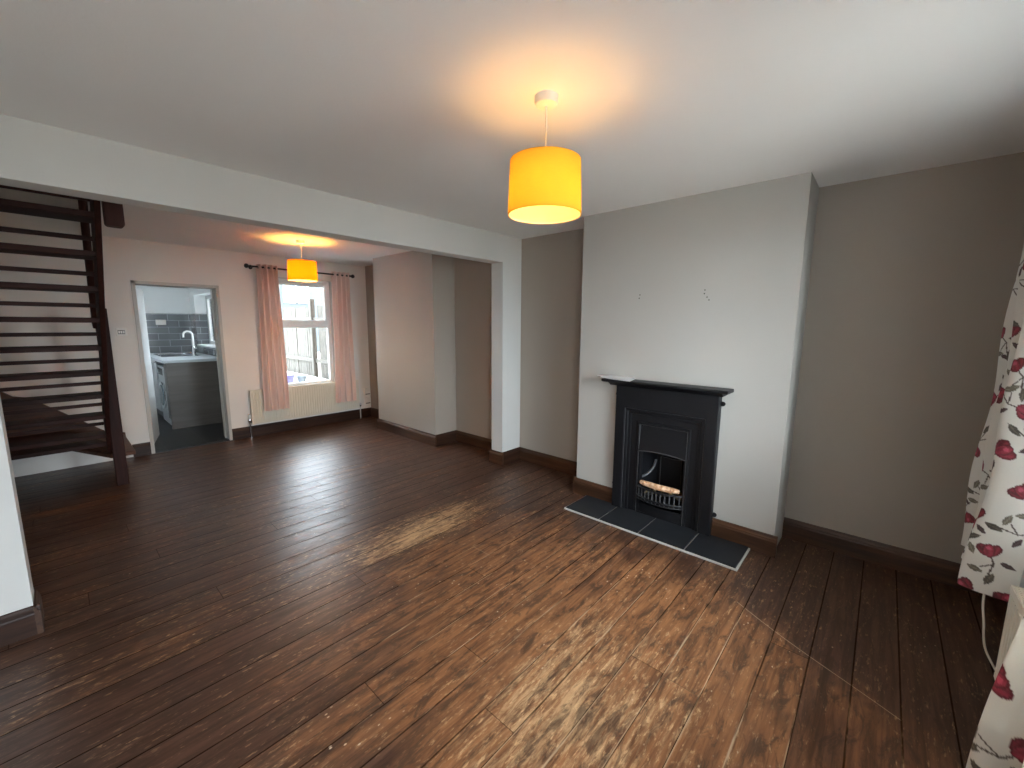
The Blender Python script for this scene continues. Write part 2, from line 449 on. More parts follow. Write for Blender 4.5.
for x0, x1, z0, z1 in ((XL, EX0, -.06, H), (EX0, EX1, EZ, H), (EX0, EX1, -.06, -.001), (EX1, FX0, -.06, H), (FX0, FX1, -.06, FZ0), (FX0, FX1, FZ1, H), (FX1, XW, -.06, H)):
    fw.box(x0, x1, YF - .26, YF, z0, z1)
struct(fw, 'wall_front', M['white'], 'white street wall around the front window', 'wall')
struct(MB().box(.33, .43, YN1, YB, H + .1, 4.7), 'wall_stairwell', M['white'], 'upper wall along the stairwell opening', 'wall')
struct(MB().box(XL, .43, YN0 + .04, YN1, H + .1, 4.7), 'wall_landing', M['white'], 'upper wall of the stairwell above the beam', 'wall')
struct(MB().box(XL, .43, YN0, YB2, 4.7, 4.8), 'ceiling', M['ceiling'], 'ceiling at the top of the stairwell', 'ceiling')

# skirting boards: profile (out from wall, height)
SK = [(0, 0), (.020, 0), (.020, .105), (.017, .112), (.017, .120), (.010, .130), (.008, .142), (0, .145)]
def skirt_y(name, xface, y0, y1, sgn, label):       # runs along Y, sticks out towards sgn*X
    return struct(MB().prism([(xface + sgn * a, z) for a, z in SK], 'Y', y0, y1), name, M['skirt_y'], label, 'skirting board')
def skirt_x(name, yface, x0, x1, sgn, label):
    return struct(MB().prism([(yface + sgn * a, z) for a, z in SK], 'X', x0, x1), name, M['skirt'], label, 'skirting board')
skirt_y('baseboard_right', XW, YF, YC0, -1, 'brown skirting along the dark alcove wall nearest the street window')
skirt_y('baseboard_right', XW, YC1, YN0, -1, 'brown skirting in the alcove between chimney breast and pier')
skirt_y('baseboard_right', XW, YN1, YR0, -1, 'brown skirting in the alcove behind the pier')
skirt_y('baseboard_right', XW, YR1, YB, -1, 'brown skirting in the narrow alcove by the garden window')
skirt_y('baseboard_breast', XC, YC0 - .022, .80, -1, 'brown skirting on chimney breast, short length on the street-window side of the fireplace')
skirt_y('baseboard_breast', XC, 1.575, YC1 + .022, -1, 'brown skirting on chimney breast, short length on the beam side of the fireplace')
skirt_x('baseboard_breast', YC1, XC, XW, 1, 'brown skirting on the hidden return of the chimney breast')
skirt_y('baseboard_rear', XR, YR0 - .022, YR1 + .022, -1, 'brown skirting across the rear chimney breast')
skirt_x('baseboard_rear', YR0, XR - .0, XW, -1, 'dark skirting on the side of the rear chimney breast')
skirt_y('baseboard_pier', XP, YN0 - .022, YN1 + .022, -1, 'brown skirting on the end of the white pier')
skirt_x('baseboard_pier', YN0, XP - .0, XW, -1, 'brown skirting on the front of the white pier')
skirt_x('baseboard_nib', YN0, XL, XN + .022, -1, 'brown skirting along the foot of the white wall end at the picture edge')
skirt_y('baseboard_nib', XN, YN0 - .022, YN1 + .022, 1, 'brown skirting wrapping the end of the white wall by the stairs')
skirt_x('baseboard_back', YB, .50, DX0, -1, 'dark skirting between the stair newel and the kitchen doorway')
skirt_x('baseboard_back', YB, DX1, XW, -1, 'dark skirting beneath the garden-window radiator')
skirt_x('baseboard_front', YF, EX1, XW, 1, 'dark skirting below the street window')

# ------------------------------------------------------------------ door lining + leaf
li = MB()
li.box(DX0, DX0 + .035, YB - .012, YB2, 0, DZ).box(DX1 - .035, DX1, YB - .012, YB2, 0, DZ).box(DX0, DX1, YB - .012, YB2, DZ - .035, DZ)
li.box(DX0 + .035, DX0 + .050, YB + .12, YB + .155, 0, DZ - .035).box(DX1 - .05, DX1 - .035, YB + .12, YB + .155, 0, DZ - .035)
struct(li, 'trim_1', M['trim'], 'grey cream painted lining of the kitchen doorway', 'door frame', bevel=.003)
struct(MB().box(DX0 + .03, DX1 - .03, YB - .01, YB2, .0, .012), 'trim_2', M['kfloor'], 'dark threshold strip in the kitchen doorway', 'threshold')
dl = thing('door_1', (DX0 + .04, YB2, 0), 'white kitchen door standing open against the doorway edge', 'door', kind='structure')
a_ = math.radians(77)
def leafpt(u, v, z):   # u along the leaf, v thickness
    return (DX0 + .045 + u * math.cos(a_) - v * math.sin(a_) * 1, YB2 + .01 + u * math.sin(a_) + v * math.cos(a_), z)
lf = MB()
q = [leafpt(u, v, z) for z in (.01, 1.93) for u, v in ((0, 0), (.74, 0), (.74, .035), (0, .035))]
lf.add(q, [(0, 3, 2, 1), (4, 5, 6, 7), (0, 1, 5, 4), (1, 2, 6, 5), (2, 3, 7, 6), (3, 0, 4, 7)])
lf.build('door_leaf', M['upvc'], dl)
hd = MB().tube([leafpt(.68, -.01, 1.0), leafpt(.68, -.05, 1.0), leafpt(.58, -.05, 1.0)], .008)
hd.build('door_handle', M['chrome'], dl, smooth=True)

struct(MB().box(EX0, EX0 + .035, YF - .26, YF + .01, 0, EZ).box(EX1 - .035, EX1, YF - .26, YF + .01, 0, EZ).box(EX0 + .035, EX1 - .035, YF - .26, YF + .01, EZ - .035, EZ), 'trim_3', M['upvc'], 'white lining of the open street doorway', 'door frame')
d2 = thing('door_2', (EX0, YF, 0), 'white street door standing open against the party wall', 'door', kind='structure')
MB().box(EX0 - .06, EX0 - .016, YF + .04, YF + .84, .012, 1.985).build('door_leaf', M['upvc'], d2, bevel=.003)
for z0_, z1_ in ((.25, .85), (1.05, 1.75)):
    MB().box(EX0 - .02, EX0 - .010, YF + .16, YF + .72, z0_, z1_).build('door_panel', M['upvc'], d2, bevel=.008)
MB().tube([(EX0 - .02, YF + .78, 1.0), (EX0 + .03, YF + .78, 1.0), (EX0 + .03, YF + .68, 1.0)], .009, 8).build('door_handle', M['chrome'], d2, smooth=True)

# ------------------------------------------------------------------ windows
def frame_ring(mb, x0, x1, z0, z1, w, y0, y1):
    mb.box(x0, x0 + w, y0, y1, z0, z1).box(x1 - w, x1, y0, y1, z0, z1).box(x0 + w, x1 - w, y0, y1, z0, z0 + w).box(x0 + w, x1 - w, y0, y1, z1 - w, z1)
    return mb
w1 = thing('window_1', (2.48, YB + .15, WZ0), 'white casement garden window with two panes, between pink curtains', 'window', kind='structure')
y0, y1 = YB + .10, YB + .165
fr = frame_ring(MB(), WX0, WX1, WZ0, WZ1, .055, y0, y1); fr.box(WX0 + .055, WX1 - .055, y0, y1, 1.455, 1.525)
fr.build('window_frame', M['upvc'], w1, bevel=.006)
frame_ring(MB(), WX0 + .045, WX1 - .045, 1.515, WZ1 - .045, .05, y0 - .02, y0 + .03).build('sash', M['upvc'], w1, bevel=.008)
MB().box(WX0 + .08, WX1 - .08, y0 + .012, y0 + .018, 1.55, WZ1 - .08).build('pane', M['glass'], w1)
MB().box(WX0 + .05, WX1 - .05, y0 + .03, y0 + .036, WZ0 + .05, 1.46).build('pane', M['glass'], w1)
MB().box(2.44, 2.50, y0 - .035, y0 - .02, 1.535, 1.56).box(2.455, 2.55, y0 - .05, y0 - .035, 1.54, 1.555).build('window_handle', M['upvc'], w1, bevel=.004)
MB().box(WX0 - .02, WX1 + .02, YB - .025, y0 + .01, WZ0 - .022, WZ0 + .004).build('window_sill', M['upvc'], w1, bevel=.006)
MB().box(WX0 - .0, WX0 + .006, YB + .002, y0, WZ0, WZ1).box(WX1 - .006, WX1, YB + .002, y0, WZ0, WZ1).box(WX0, WX1, YB + .002, y0, WZ1 - .006, WZ1).build('reveal_lining', M['white'], w1)
w2 = thing('window_2', (1.7, YF - .1, FZ0), 'white front window facing the street behind the floral curtains', 'window', kind='structure')
fr = frame_ring(MB(), FX0, FX1, FZ0, FZ1, .06, YF - .18, YF - .11); fr.box(1.655, 1.715, YF - .18, YF - .11, FZ0, FZ1)
fr.build('window_frame', M['upvc'], w2, bevel=.006)
for xa, xb in ((FX0 + .05, 1.66), (1.71, FX1 - .05)):
    MB().box(xa, xb, YF - .15, YF - .144, FZ0 + .05, FZ1 - .05).build('pane', M['glass'], w2)
MB().box(FX0 - .02, FX1 + .02, YF - .11, YF + .02, FZ0 - .025, FZ0 + .003).build('window_sill', M['upvc'], w2, bevel=.006)

# ------------------------------------------------------------------ pendants
def pendant(x, y, zb, label, m, blabel):
    t = thing('pendant_lamp', (x, y, H), label, 'pendant lamp', 'drum shade ceiling pendants')
    MB().lathe([(.030, -.034), (.043, -.030), (.047, -.020), (.047, 0)], (x, y, H), n=36).build('ceiling_rose', M['plastic'], t, smooth=True)
    MB().tube([(x, y, H - .03), (x + .001, y, H - .12), (x, y, zb + .19)], .0032, 8).build('cord', M['cord'], t, smooth=True)
    MB().lathe([(.008, .20), (.012, .195), (.017, .185), (.019, .15), (.019, .125), (.023, .123), (.023, .110), (.016, .108)], (x, y, zb), n=20).build('lamp_holder', M['plastic'], t, smooth=True)
    R = .151; hh = .210
    sh = MB(); n = 72
    prof = [(R * .945, hh), (R, 0), (R - .0025, 0), (R * .945 - .0025, hh), (R * .945, hh)]
    sh.lathe(prof, (x, y, zb), n=n, cap=False)
    sh.m = [1 if i // n == 2 else 0 for i in range(len(sh.f))]
    so = sh.build('lamp_shade', [m, M['lining']], t, smooth=True)
    rg = MB()
    for zz, rr in ((.004, R - .004), (hh - .004, R * .945 - .004)):
        rg.tube([(x + rr * math.cos(a), y + rr * math.sin(a), zb + zz) for a in [2 * PI * k / 48 for k in range(49)]], .0022, 6)
    for k in range(3):
        a = 2 * PI * k / 3 + .4
        rg.tube([(x + .02 * math.cos(a), y + .02 * math.sin(a), zb + .124), (x + .13 * math.cos(a), y + .13 * math.sin(a), zb + .13), (x + (R * .945 - .004) * math.cos(a), y + (R * .945 - .004) * math.sin(a), zb + hh - .004)], .0018, 6)
    rg.build('shade_ring', M['plastic'], t, smooth=True)
    MB().lathe([(.001, .056), (.014, .060), (.022, .068), (.026, .080), (.024, .092), (.016, .104), (.013, .112)], (x, y, zb), n=24).build('bulb', M['bulb'], t, smooth=True)
    return t
P1 = (1.415, 1.097, 1.966)
P2 = (1.945, 4.875, 1.988)
pendant(*P1, 'large mustard yellow drum pendant shade glowing in the front room', M['shade_y'], '')
pendant(*P2, 'orange drum pendant shade hanging in front of the garden window', M['shade_o'], '')
def point(name, loc, W, col, r):
    l = bpy.data.lights.new(name, 'POINT'); l.energy = W; l.color = col; l.shadow_soft_size = r
    o = bpy.data.objects.new(name, l); C.objects.link(o); o.location = loc
    return o
LP = dict(front=2.6, rear=10.)
b1 = point('bulb_light', (P1[0], P1[1], P1[2] + .092), LP['front'], (1., .50, .10), .045)
b2 = point('bulb_light', (P2[0], P2[1], P2[2] + .092), LP['rear'], (1., .50, .10), .045)
for b in (b1, b2): tag(b, 'warm light from the lit bulb inside a drum shade', 'light')

# ------------------------------------------------------------------ fireplace (faces -X)
fp = thing('fireplace', (XC, 1.19, 0), 'black cast iron fireplace with moulded surround and narrow mantel', 'fireplace')
def uring(mb, ya, yb, zt, ya2, yb2, zt2, x0, x1):
    return mb.prism([(ya, 0.0195), (ya, zt), (yb, zt), (yb, 0.0195), (yb2, 0.0195), (yb2, zt2), (ya2, zt2), (ya2, 0.0195)], 'X', x0, x1)
YA, YZ = .802, 1.578
uring(MB(), YA, YZ, 1.045, .884, 1.496, .870, 3.020, XC + .002).build('surround', M['iron'], fp, bevel=.006)
uring(MB(), .884, 1.496, .870, .908, 1.472, .846, 3.032, XC).build('surround_moulding', M['iron'], fp, bevel=.007, seg=3)
uring(MB(), .908, 1.472, .846, .930, 1.450, .824, 3.044, XC).build('surround_moulding', M['iron'], fp, bevel=.004)
uring(MB(), .930, 1.450, .824, .985, 1.395, .768, 3.056, XC + .01).build('inner_surround', M['iron'], fp, bevel=.003)
uring(MB(), .985, 1.395, .768, 1.003, 1.377, .750, 3.046, XC + .01).build('surround_moulding', M['iron'], fp, bevel=.006, seg=3)
uring(MB(), 1.003, 1.377, .750, 1.022, 1.358, .735, 3.060, XC + .02).build('inner_surround', M['iron'], fp, bevel=.003)
for ya_, yb_, zt_, xx_ in ((.886, 1.494, .868, 3.031), (1.005, 1.375, .748, 3.045)):
    MB().tube([(xx_, ya_, .02), (xx_, ya_, zt_), (xx_, yb_, zt_), (xx_, yb_, .02)], .0019, 6).build('moulding_bead', M['iron_edge'], fp, smooth=True)
MB().tube([(3.261, 1.105, .19), (3.261, 1.105, .455), (3.261, 1.275, .455), (3.261, 1.275, .19)], .004, 6).build('fireback_bead', M['iron_edge'], fp, smooth=True)
# mantel shelf with stepped underside
ms = MB()
ms.prism([(3.09, 1.072), (2.945, 1.072), (2.930, 1.080), (2.930, 1.088), (2.938, 1.096), (3.09, 1.096)], 'Y', .733, 1.668)
ms.prism([(3.09, 1.044), (2.998, 1.044), (2.990, 1.052), (2.968, 1.066), (2.962, 1.073), (3.09, 1.073)], 'Y', .775, 1.625)
ms.build('mantel_shelf', M['iron'], fp, bevel=.004)
# arched hood plate
hoodp = []
N = 18
ya, yb = 1.008, 1.372
top = .742
arc = [(ya + (yb - ya) * i / N, .534 + .016 * (1 - ((i / N) * 2 - 1) ** 2)) for i in range(N + 1)]
hm = MB()
def hx(z): return 3.062 - (.742 - z) * .11
v = [(hx(z), y, z) for y, z in arc] + [(hx(top), y, top) for y, z in arc] + [(hx(z) + .012, y, z) for y, z in arc] + [(hx(top) + .012, y, top) for y, z in arc]
n1 = N + 1
f = []
for i in range(N):
    f += [(i, i + 1, n1 + i + 1, n1 + i), (2 * n1 + i, 3 * n1 + i, 3 * n1 + i + 1, 2 * n1 + i + 1), (i, 2 * n1 + i, 2 * n1 + i + 1, i + 1), (n1 + i, n1 + i + 1, 3 * n1 + i + 1, 3 * n1 + i)]
f += [(0, n1, 3 * n1, 2 * n1), (N, 2 * n1 + N, 3 * n1 + N, n1 + N)]
hm.add(v, f)
ho = hm.build('hood', M['iron'], fp)
el = MB().tube([(hx(z) - .002, y, z) for y, z in arc], .0032, 6)
el.tube([(hx(.742 - .19 * k / 6) - .001, yb, .742 - .19 * k / 6 - .0) for k in range(7)], .0025, 6)
el.build('hood_edge', M['iron_edge'], ho, smooth=True)
# firebox: splayed cheeks, back, floor, shoulder curves
fb = MB()
fb.add([(3.07, .99, .0195), (3.28, 1.07, .0195), (3.28, 1.07, .76), (3.07, .99, .76)], [(0, 1, 2, 3)])
fb.add([(3.07, 1.39, .0195), (3.28, 1.31, .0195), (3.28, 1.31, .76), (3.07, 1.39, .76)], [(0, 3, 2, 1)])
fb.box(3.28, 3.30, 1.05, 1.33, .0195, .76).box(3.05, 3.30, 1.0, 1.38, 0.0195, .03)
fb.box(3.07, 3.30, 1.0, 1.38, .745, .76)
fb.build('firebox', M['iron'], fp)
MB().box(3.262, 3.282, 1.10, 1.28, .18, .46).build('fireback', M['iron'], fp, bevel=.008)
for sy, cy in ((1, 1.385), (-1, .995)):       # curved cheek ribs
    pts = []
    for k in range(9):
        a = k / 8 * PI / 2
        pts.append((3.08 + .15 * math.sin(a), cy - sy * (.005 + .075 * math.sin(a)), .30 + .13 * (1 - math.cos(a))))
    MB().tube(pts, .011, 8).build('cheek_rib', M['iron_edge'] if sy > 0 else M['iron'], fp, smooth=True)
# grate: bowed rails, upright bars, ash cover
def bow(y, d=.055): return 3.045 - d * (1 - ((y - 1.19) / .175) ** 2)
gy = [1.015 + .35 * i / 20 for i in range(21)]
gr = thing_g = MB()
for zz, r in ((.250, .0085), (.172, .0095), (.150, .0075)):
    MB().tube([(bow(y), y, zz) for y in gy], r, 8).build('grate_rail', M['iron'], fp, smooth=True)
for k in range(11):
    y = 1.03 + .32 * k / 10
    MB().tube([(bow(y), y, .150), (bow(y), y, .250)], .0048, 6).build('grate_bar', M['iron_edge'], fp, smooth=True)
MB().box(3.05, 3.27, 1.02, 1.36, .150, .160).build('grate_floor', M['iron'], fp)
ap = MB()
pts = [(bow(y, .02) + .02, y) for y in gy]
ap.prism([(x, y) for x, y in pts] + [(x + .008, y) for x, y in reversed(pts)], 'Z', .0195, .105)
ap.build('ash_cover', M['iron'], fp, bevel=.003)
for y, z, s in ((YA, .985, -1), (YZ, .965, 1), (YA, .172, -1), (YZ, .20, 1)):
    MB().lathe([(.017, 0), (.017, .012)], (3.066, y + s * .009, z), 'X', 18).lathe([(.006, -.004), (.006, 0)], (3.066, y + s * .012, z), 'X', 10).build('fixing_lug', M['iron'], fp, bevel=.002)
# contents
cb = MB()
rr = random.Random(3)
for k in range(26):
    cb.ball((rr.uniform(3.06, 3.22), rr.uniform(1.05, 1.33), rr.uniform(.185, .225)), rr.uniform(.018, .028), 8, (1, 1, .85))
tag(cb.build('coal_bed', M['coal'], origin=(3.14, 1.19, .16)), 'dull coals heaped behind the grate bars', 'coals', kind='stuff')
ce = MB()
N = 24
cv = []; cf = []
for i in range(N + 1):
    u = i / N; y = 1.345 - .305 * u; k = .021 * math.sin(PI * min(1, max(0, (u + .03) / 1.06))) ** .2
    cx = 3.045 - .020 * math.sin(PI * u)
    for j in range(12):
        a = 2 * PI * j / 12
        cv.append((cx + k * 1.1 * math.cos(a), y, .282 + k * 1.15 * math.sin(a)))
for i in range(N):
    for j in range(12):
        cf.append((i * 12 + j, i * 12 + (j + 1) % 12, (i + 1) * 12 + (j + 1) % 12, (i + 1) * 12 + j))
cf += [tuple(range(12)), tuple(N * 12 + j for j in range(11, -1, -1))]
ce.add(cv, cf)
co = tag(ce.build('ceramic_log', M['ceramic'], smooth=True, origin=(3.045, 1.19, .26)), 'knobbly buff ceramic log lying across the fireplace grate', 'log')
for k in range(4):
    y = 1.305 - .075 * k
    MB().ball((3.030 - .018 * math.sin(PI * (1.345 - y) / .305), y, .292), .016, 12, (1, 1.1, .9)).build('knob', M['ceramic'], co, smooth=True)

# hearth
hs = thing('hearth', (2.9, 1.2, 0), 'black slate tiled hearth edged with grey grout before the fireplace', 'hearth')
MB().box(2.722, XC, .545, 1.852, 0, .0135).build('grout_bed', M['grout'], hs, bevel=.003)
ys_ = [.552, .874, 1.206, 1.530, 1.846]
for i in range(4):
    MB().box(2.731, XC - .002, ys_[i] + .004, ys_[i + 1] - .004, .002, .019).build('tile', M['slate'], hs, bevel=.002)

# papers on the mantel
def sheet(name, pts, z, label, seed):
    mb = MB(); n = 8; r = random.Random(seed)
    v = []
    for lay in (0, 1):
        for i in range(n + 1):
            for j in range(n + 1):
                u, w = i / n, j / n
                p = [(pts[0][k] * (1 - u) + pts[1][k] * u) * (1 - w) + (pts[3][k] * (1 - u) + pts[2][k] * u) * w for k in (0, 1)]
                v.append((p[0], p[1], z + .006 * (w * w) * (1 + math.sin(3 * u + seed)) + .002 * u + lay * .0012))
    n1 = n + 1; f = []
    for lay in (0, 1):
        for i in range(n):
            for j in range(n):
                q = [lay * n1 * n1 + a for a in (i * n1 + j, (i + 1) * n1 + j, (i + 1) * n1 + j + 1, i * n1 + j + 1)]
                f.append(q if lay else q[::-1])
    mb.add(v, f)
    return tag(mb.build(name, M['paper'], smooth=True, origin=(pts[0][0], pts[0][1], z)), label, 'paper')
sheet('paper_sheet', [(2.900, 1.405), (3.072, 1.44), (3.075, 1.70), (2.905, 1.665)], 1.0985, 'white paper leaflet lying flat on the mantel end, under another sheet', 1)
sheet('paper_sheet', [(2.922, 1.47), (3.076, 1.45), (3.07, 1.665), (2.925, 1.705)], 1.107, 'curled white paper sheet on top of the leaflet on the mantel', 2)

# ------------------------------------------------------------------ curtains, rails
def curtain_sheet(path, z0, z1, nz, flare=None, thick=.004, single=False):
    """path: list of (x, y) across the cloth; returns MB with a thin closed sheet"""
    n = len(path); v = []; f = []
    nrm = []
    for i in range(n):
        a, b = path[max(0, i - 1)], path[min(n - 1, i + 1)]
        d = (b[0] - a[0], b[1] - a[1]); L = math.hypot(*d) or 1
        nrm.append((-d[1] / L, d[0] / L))
    for lay in (0, 1):
        for k in range(nz + 1):
            t = k / nz; z = z0 + (z1 - z0) * t
            for i in range(n):
                x, y = path[i]
                if flare: x, y, zz = flare(x, y, i / (n - 1), t, z)
                else: zz = z
                v.append((x + nrm[i][0] * thick * lay, y + nrm[i][1] * thick * lay, zz))
    o = n * (nz + 1)
    if single:
        return MB().add(v[:o], [(k * n + i, k * n + i + 1, k * n + i + n + 1, k * n + i + n) for k in range(nz) for i in range(n - 1)])
    for k in range(nz):
        for i in range(n - 1):
            a = k * n + i
            f.append((a, a + 1, a + n + 1, a + n)); f.append((o + a, o + a + n, o + a + n + 1, o + a + 1))
    for k in range(nz):
        f.append((k * n, (k + 1) * n, o + (k + 1) * n, o + k * n)); f.append((k * n + n - 1, o + k * n + n - 1, o + (k + 1) * n + n - 1, (k + 1) * n + n - 1))
    for i in range(n - 1):
        f.append((i, o + i, o + i + 1, i + 1)); f.append((nz * n + i, nz * n + i + 1, o + nz * n + i + 1, o + nz * n + i))
    return MB().add(v, f)

YRD = 6.105
cr = thing('curtain_rail', (2.45, YRD, 2.235), 'black metal curtain pole with ball finials above the garden window', 'curtain pole')
MB().tube([(1.80, YRD, 2.236), (3.12, YRD, 2.228)], .0105, 12).build('pole', M['black'], cr, smooth=True)
for x, z, s in ((1.80, 2.236, -1), (3.12, 2.228, 1)):
    MB().lathe([(.012, -.01), (.018, .0), (.012, .012), (.012, .02), (.022, .028), (.028, .042), (.028, .052), (.020, .066), (.004, .072)] if s > 0 else [(.004, -.072), (.020, -.066), (.028, -.052), (.028, -.042), (.022, -.028), (.012, -.02), (.012, -.012), (.018, 0), (.012, .01)], (x, YRD, z), 'X', 20).build('finial', M['black'], cr, smooth=True)
for x in (1.835, 3.085):
    MB().tube([(x, YRD, 2.232), (x, YB + .002, 2.232)], .007, 8).lathe([(.022, -.006), (.022, .0)], (x, YB, 2.232), 'Y', 16).build('bracket', M['black'], cr, smooth=True)

def pleats(x0, x1, y, amp, nf, n=120, ph=0.):
    return [(x0 + (x1 - x0) * i / n, y + amp * math.sin(2 * PI * nf * i / n + ph) * (1 + .25 * math.sin(3.1 * i / n * nf))) for i in range(n + 1)]
def pink(x0t, x1t, x0b, x1b, zb, label, seed):
    rr = random.Random(seed); o1, o2 = rr.random() * 6, rr.random() * 6
    def fl(x, y, u, t, z):
        s = (1 - t)
        cx0 = x0t + (x0b - x0t) * s; cx1 = x1t + (x1b - x1t) * s
        x = cx0 + (cx1 - cx0) * u + .010 * math.sin(5 * u + 4 * s + o1) * s
        a = .036 * (1 - .28 * s) * math.sin(2 * PI * 3.5 * u + .9 + .5 * s * math.sin(o2 + 4 * u))
        return x, YRD - .004 + a - .012 * s, z
    mb = curtain_sheet([(x0t + (x1t - x0t) * i / 110, YRD) for i in range(111)], zb, 2.272, 40, fl)
    o = tag(mb.build('curtain', M['pink'], smooth=True, origin=((x0b + x1b) / 2, YRD, zb)), label, 'curtain', 'pink curtains at the garden window')
    for k in range(7):
        eye = MB()
        u = (k + .5) / 7; x = x0t + (x1t - x0t) * u
        eye.tube([(x, YRD + .023 * math.cos(a), 2.233 + .023 * math.sin(a)) for a in [2 * PI * j / 16 for j in range(17)]], .004, 6)
        eye.build('eyelet', M['chrome'], o, smooth=True)
    return o
pink(1.865, 2.105, 1.835, 2.135, .345, 'dusty pink curtain on the kitchen-doorway side of the garden window', 1)
pink(2.850, 3.095, 2.805, 3.110, .325, 'dusty pink curtain on the chimney-breast side of the garden window', 2)

# floral curtains at the street window
def floral_material():
    m, t, b = mat('cream_floral_cloth', (.8, .78, .72), .85, spec=.2)
    a = t.node('ShaderNodeVertexColor'); a.layer_name = 'print'
    v, p = t.obj()
    n = t.noise(t.xyz(t.m('MULTIPLY', p[0], 150.), t.m('MULTIPLY', p[1], 150.), t.m('MULTIPLY', p[2], 300.)), 1., 2)
    c = t.mix(t.m('MULTIPLY', n, .16), a.outputs[0], (.55, .50, .45))
    t.put(b.inputs['Base Color'], c)
    out = t.n['Material Output']
    tl = t.node('ShaderNodeBsdfTranslucent'); t.put(tl.inputs[0], c)
    mx = t.node('ShaderNodeMixShader'); mx.inputs[0].default_value = .25
    t.t.links.new(b.outputs[0], mx.inputs[1]); t.t.links.new(tl.outputs[0], mx.inputs[2]); t.t.links.new(mx.outputs[0], out.inputs[0])
    return m
M['floral'] = floral_material()
def floral_print(U, V, seed):
    """colours of the printed cloth at arc length U, height V (metres)"""
    r = np.random.RandomState(seed)
    col = np.empty((len(U), 3)); col[:] = (.80, .775, .71)
    def seg(ax, ay, bx, by, w):
        d = np.array([bx - ax, by - ay]); L2 = d @ d
        t = np.clip(((U - ax) * d[0] + (V - ay) * d[1]) / L2, 0, 1)
        return np.hypot(U - ax - t * d[0], V - ay - t * d[1]) < w
    step = .155
    for gi in range(-1, int(U.max() / step) + 2):
        for gj in range(-1, int((V.max() - V.min()) / step) + 2):
            cx = gi * step + (gj % 2) * step * .5 + r.uniform(-.03, .03); cy = V.min() + gj * step + r.uniform(-.03, .03)
            th = r.uniform(0, 2 * PI)
            near = np.hypot(U - cx, V - cy) < .13
            if not near.any(): r.rand(12); continue
            # stem with two bends
            p0 = np.array([cx, cy]); d = np.array([math.cos(th), math.sin(th)]); e = np.array([-d[1], d[0]])
            p1 = p0 - d * .05 + e * .012; p2 = p1 - d * .045 - e * .018
            for a, b in ((p0, p1), (p1, p2), (p1, p1 - e * .04 - d * .02)):
                col[seg(*a, *b, .0024)] = (.10, .075, .06)
            # leaves
            for ctr, ang, a, b, cc in ((p2 - d * .02, th + .5, .030, .012, (.10, .085, .065)), (p1 - e * .055 - d * .03, th + 2.0, .026, .011, (.17, .15, .11)), (p1 + e * .035, th - 1.0, .024, .009, (.07, .04, .04))):
                x, y = U - ctr[0], V - ctr[1]
                lx = x * math.cos(ang) + y * math.sin(ang); ly = -x * math.sin(ang) + y * math.cos(ang)
                w = b * np.clip(1 - (lx / a) ** 2, 0, 1)
                col[np.abs(ly) < w] = cc
                col[(np.abs(ly) < w) & (np.abs(ly) < .0015)] = tuple(k * 1.8 for k in cc)
            # flower: cup of overlapping petals
            hue = r.rand()
            base = np.array((.24, .014, .028)) * (1 - hue) + np.array((.40, .04, .08)) * hue
            R = r.uniform(.025, .034)
            for k, (off, sc, da) in enumerate(((-.55, 1., .55), (.55, 1., -.55), (0, .95, 0))):
                c2 = p0 + e * off * R * .8 + d * R * .15
                x, y = U - c2[0], V - c2[1]
                lx = x * d[0] + y * d[1]; ly = x * e[0] + y * e[1]
                ca, sa = math.cos(da), math.sin(da)
                lx, ly = lx * ca - ly * sa, lx * sa + ly * ca
                inside = (lx / (R * 1.05 * sc)) ** 2 + (ly / (R * (.62 + .12 * lx / R))) ** 2 < 1
                sh = .7 + .35 * k * .5 + .25 * np.sin(ly / R * 9)
                col[inside] = np.clip(base[None] * sh[inside][:, None], .004, 1)
                rim = inside & ((lx / (R * .86)) ** 2 + (ly / (R * .5)) ** 2 > 1)
                col[rim] = base * .45
            inn = np.hypot(U - p0[0] - d[0] * R * .5, V - p0[1] - d[1] * R * .5) < R * .26
            col[inn] = base * 1.5 + np.array((.14, .05, .07))
    return col
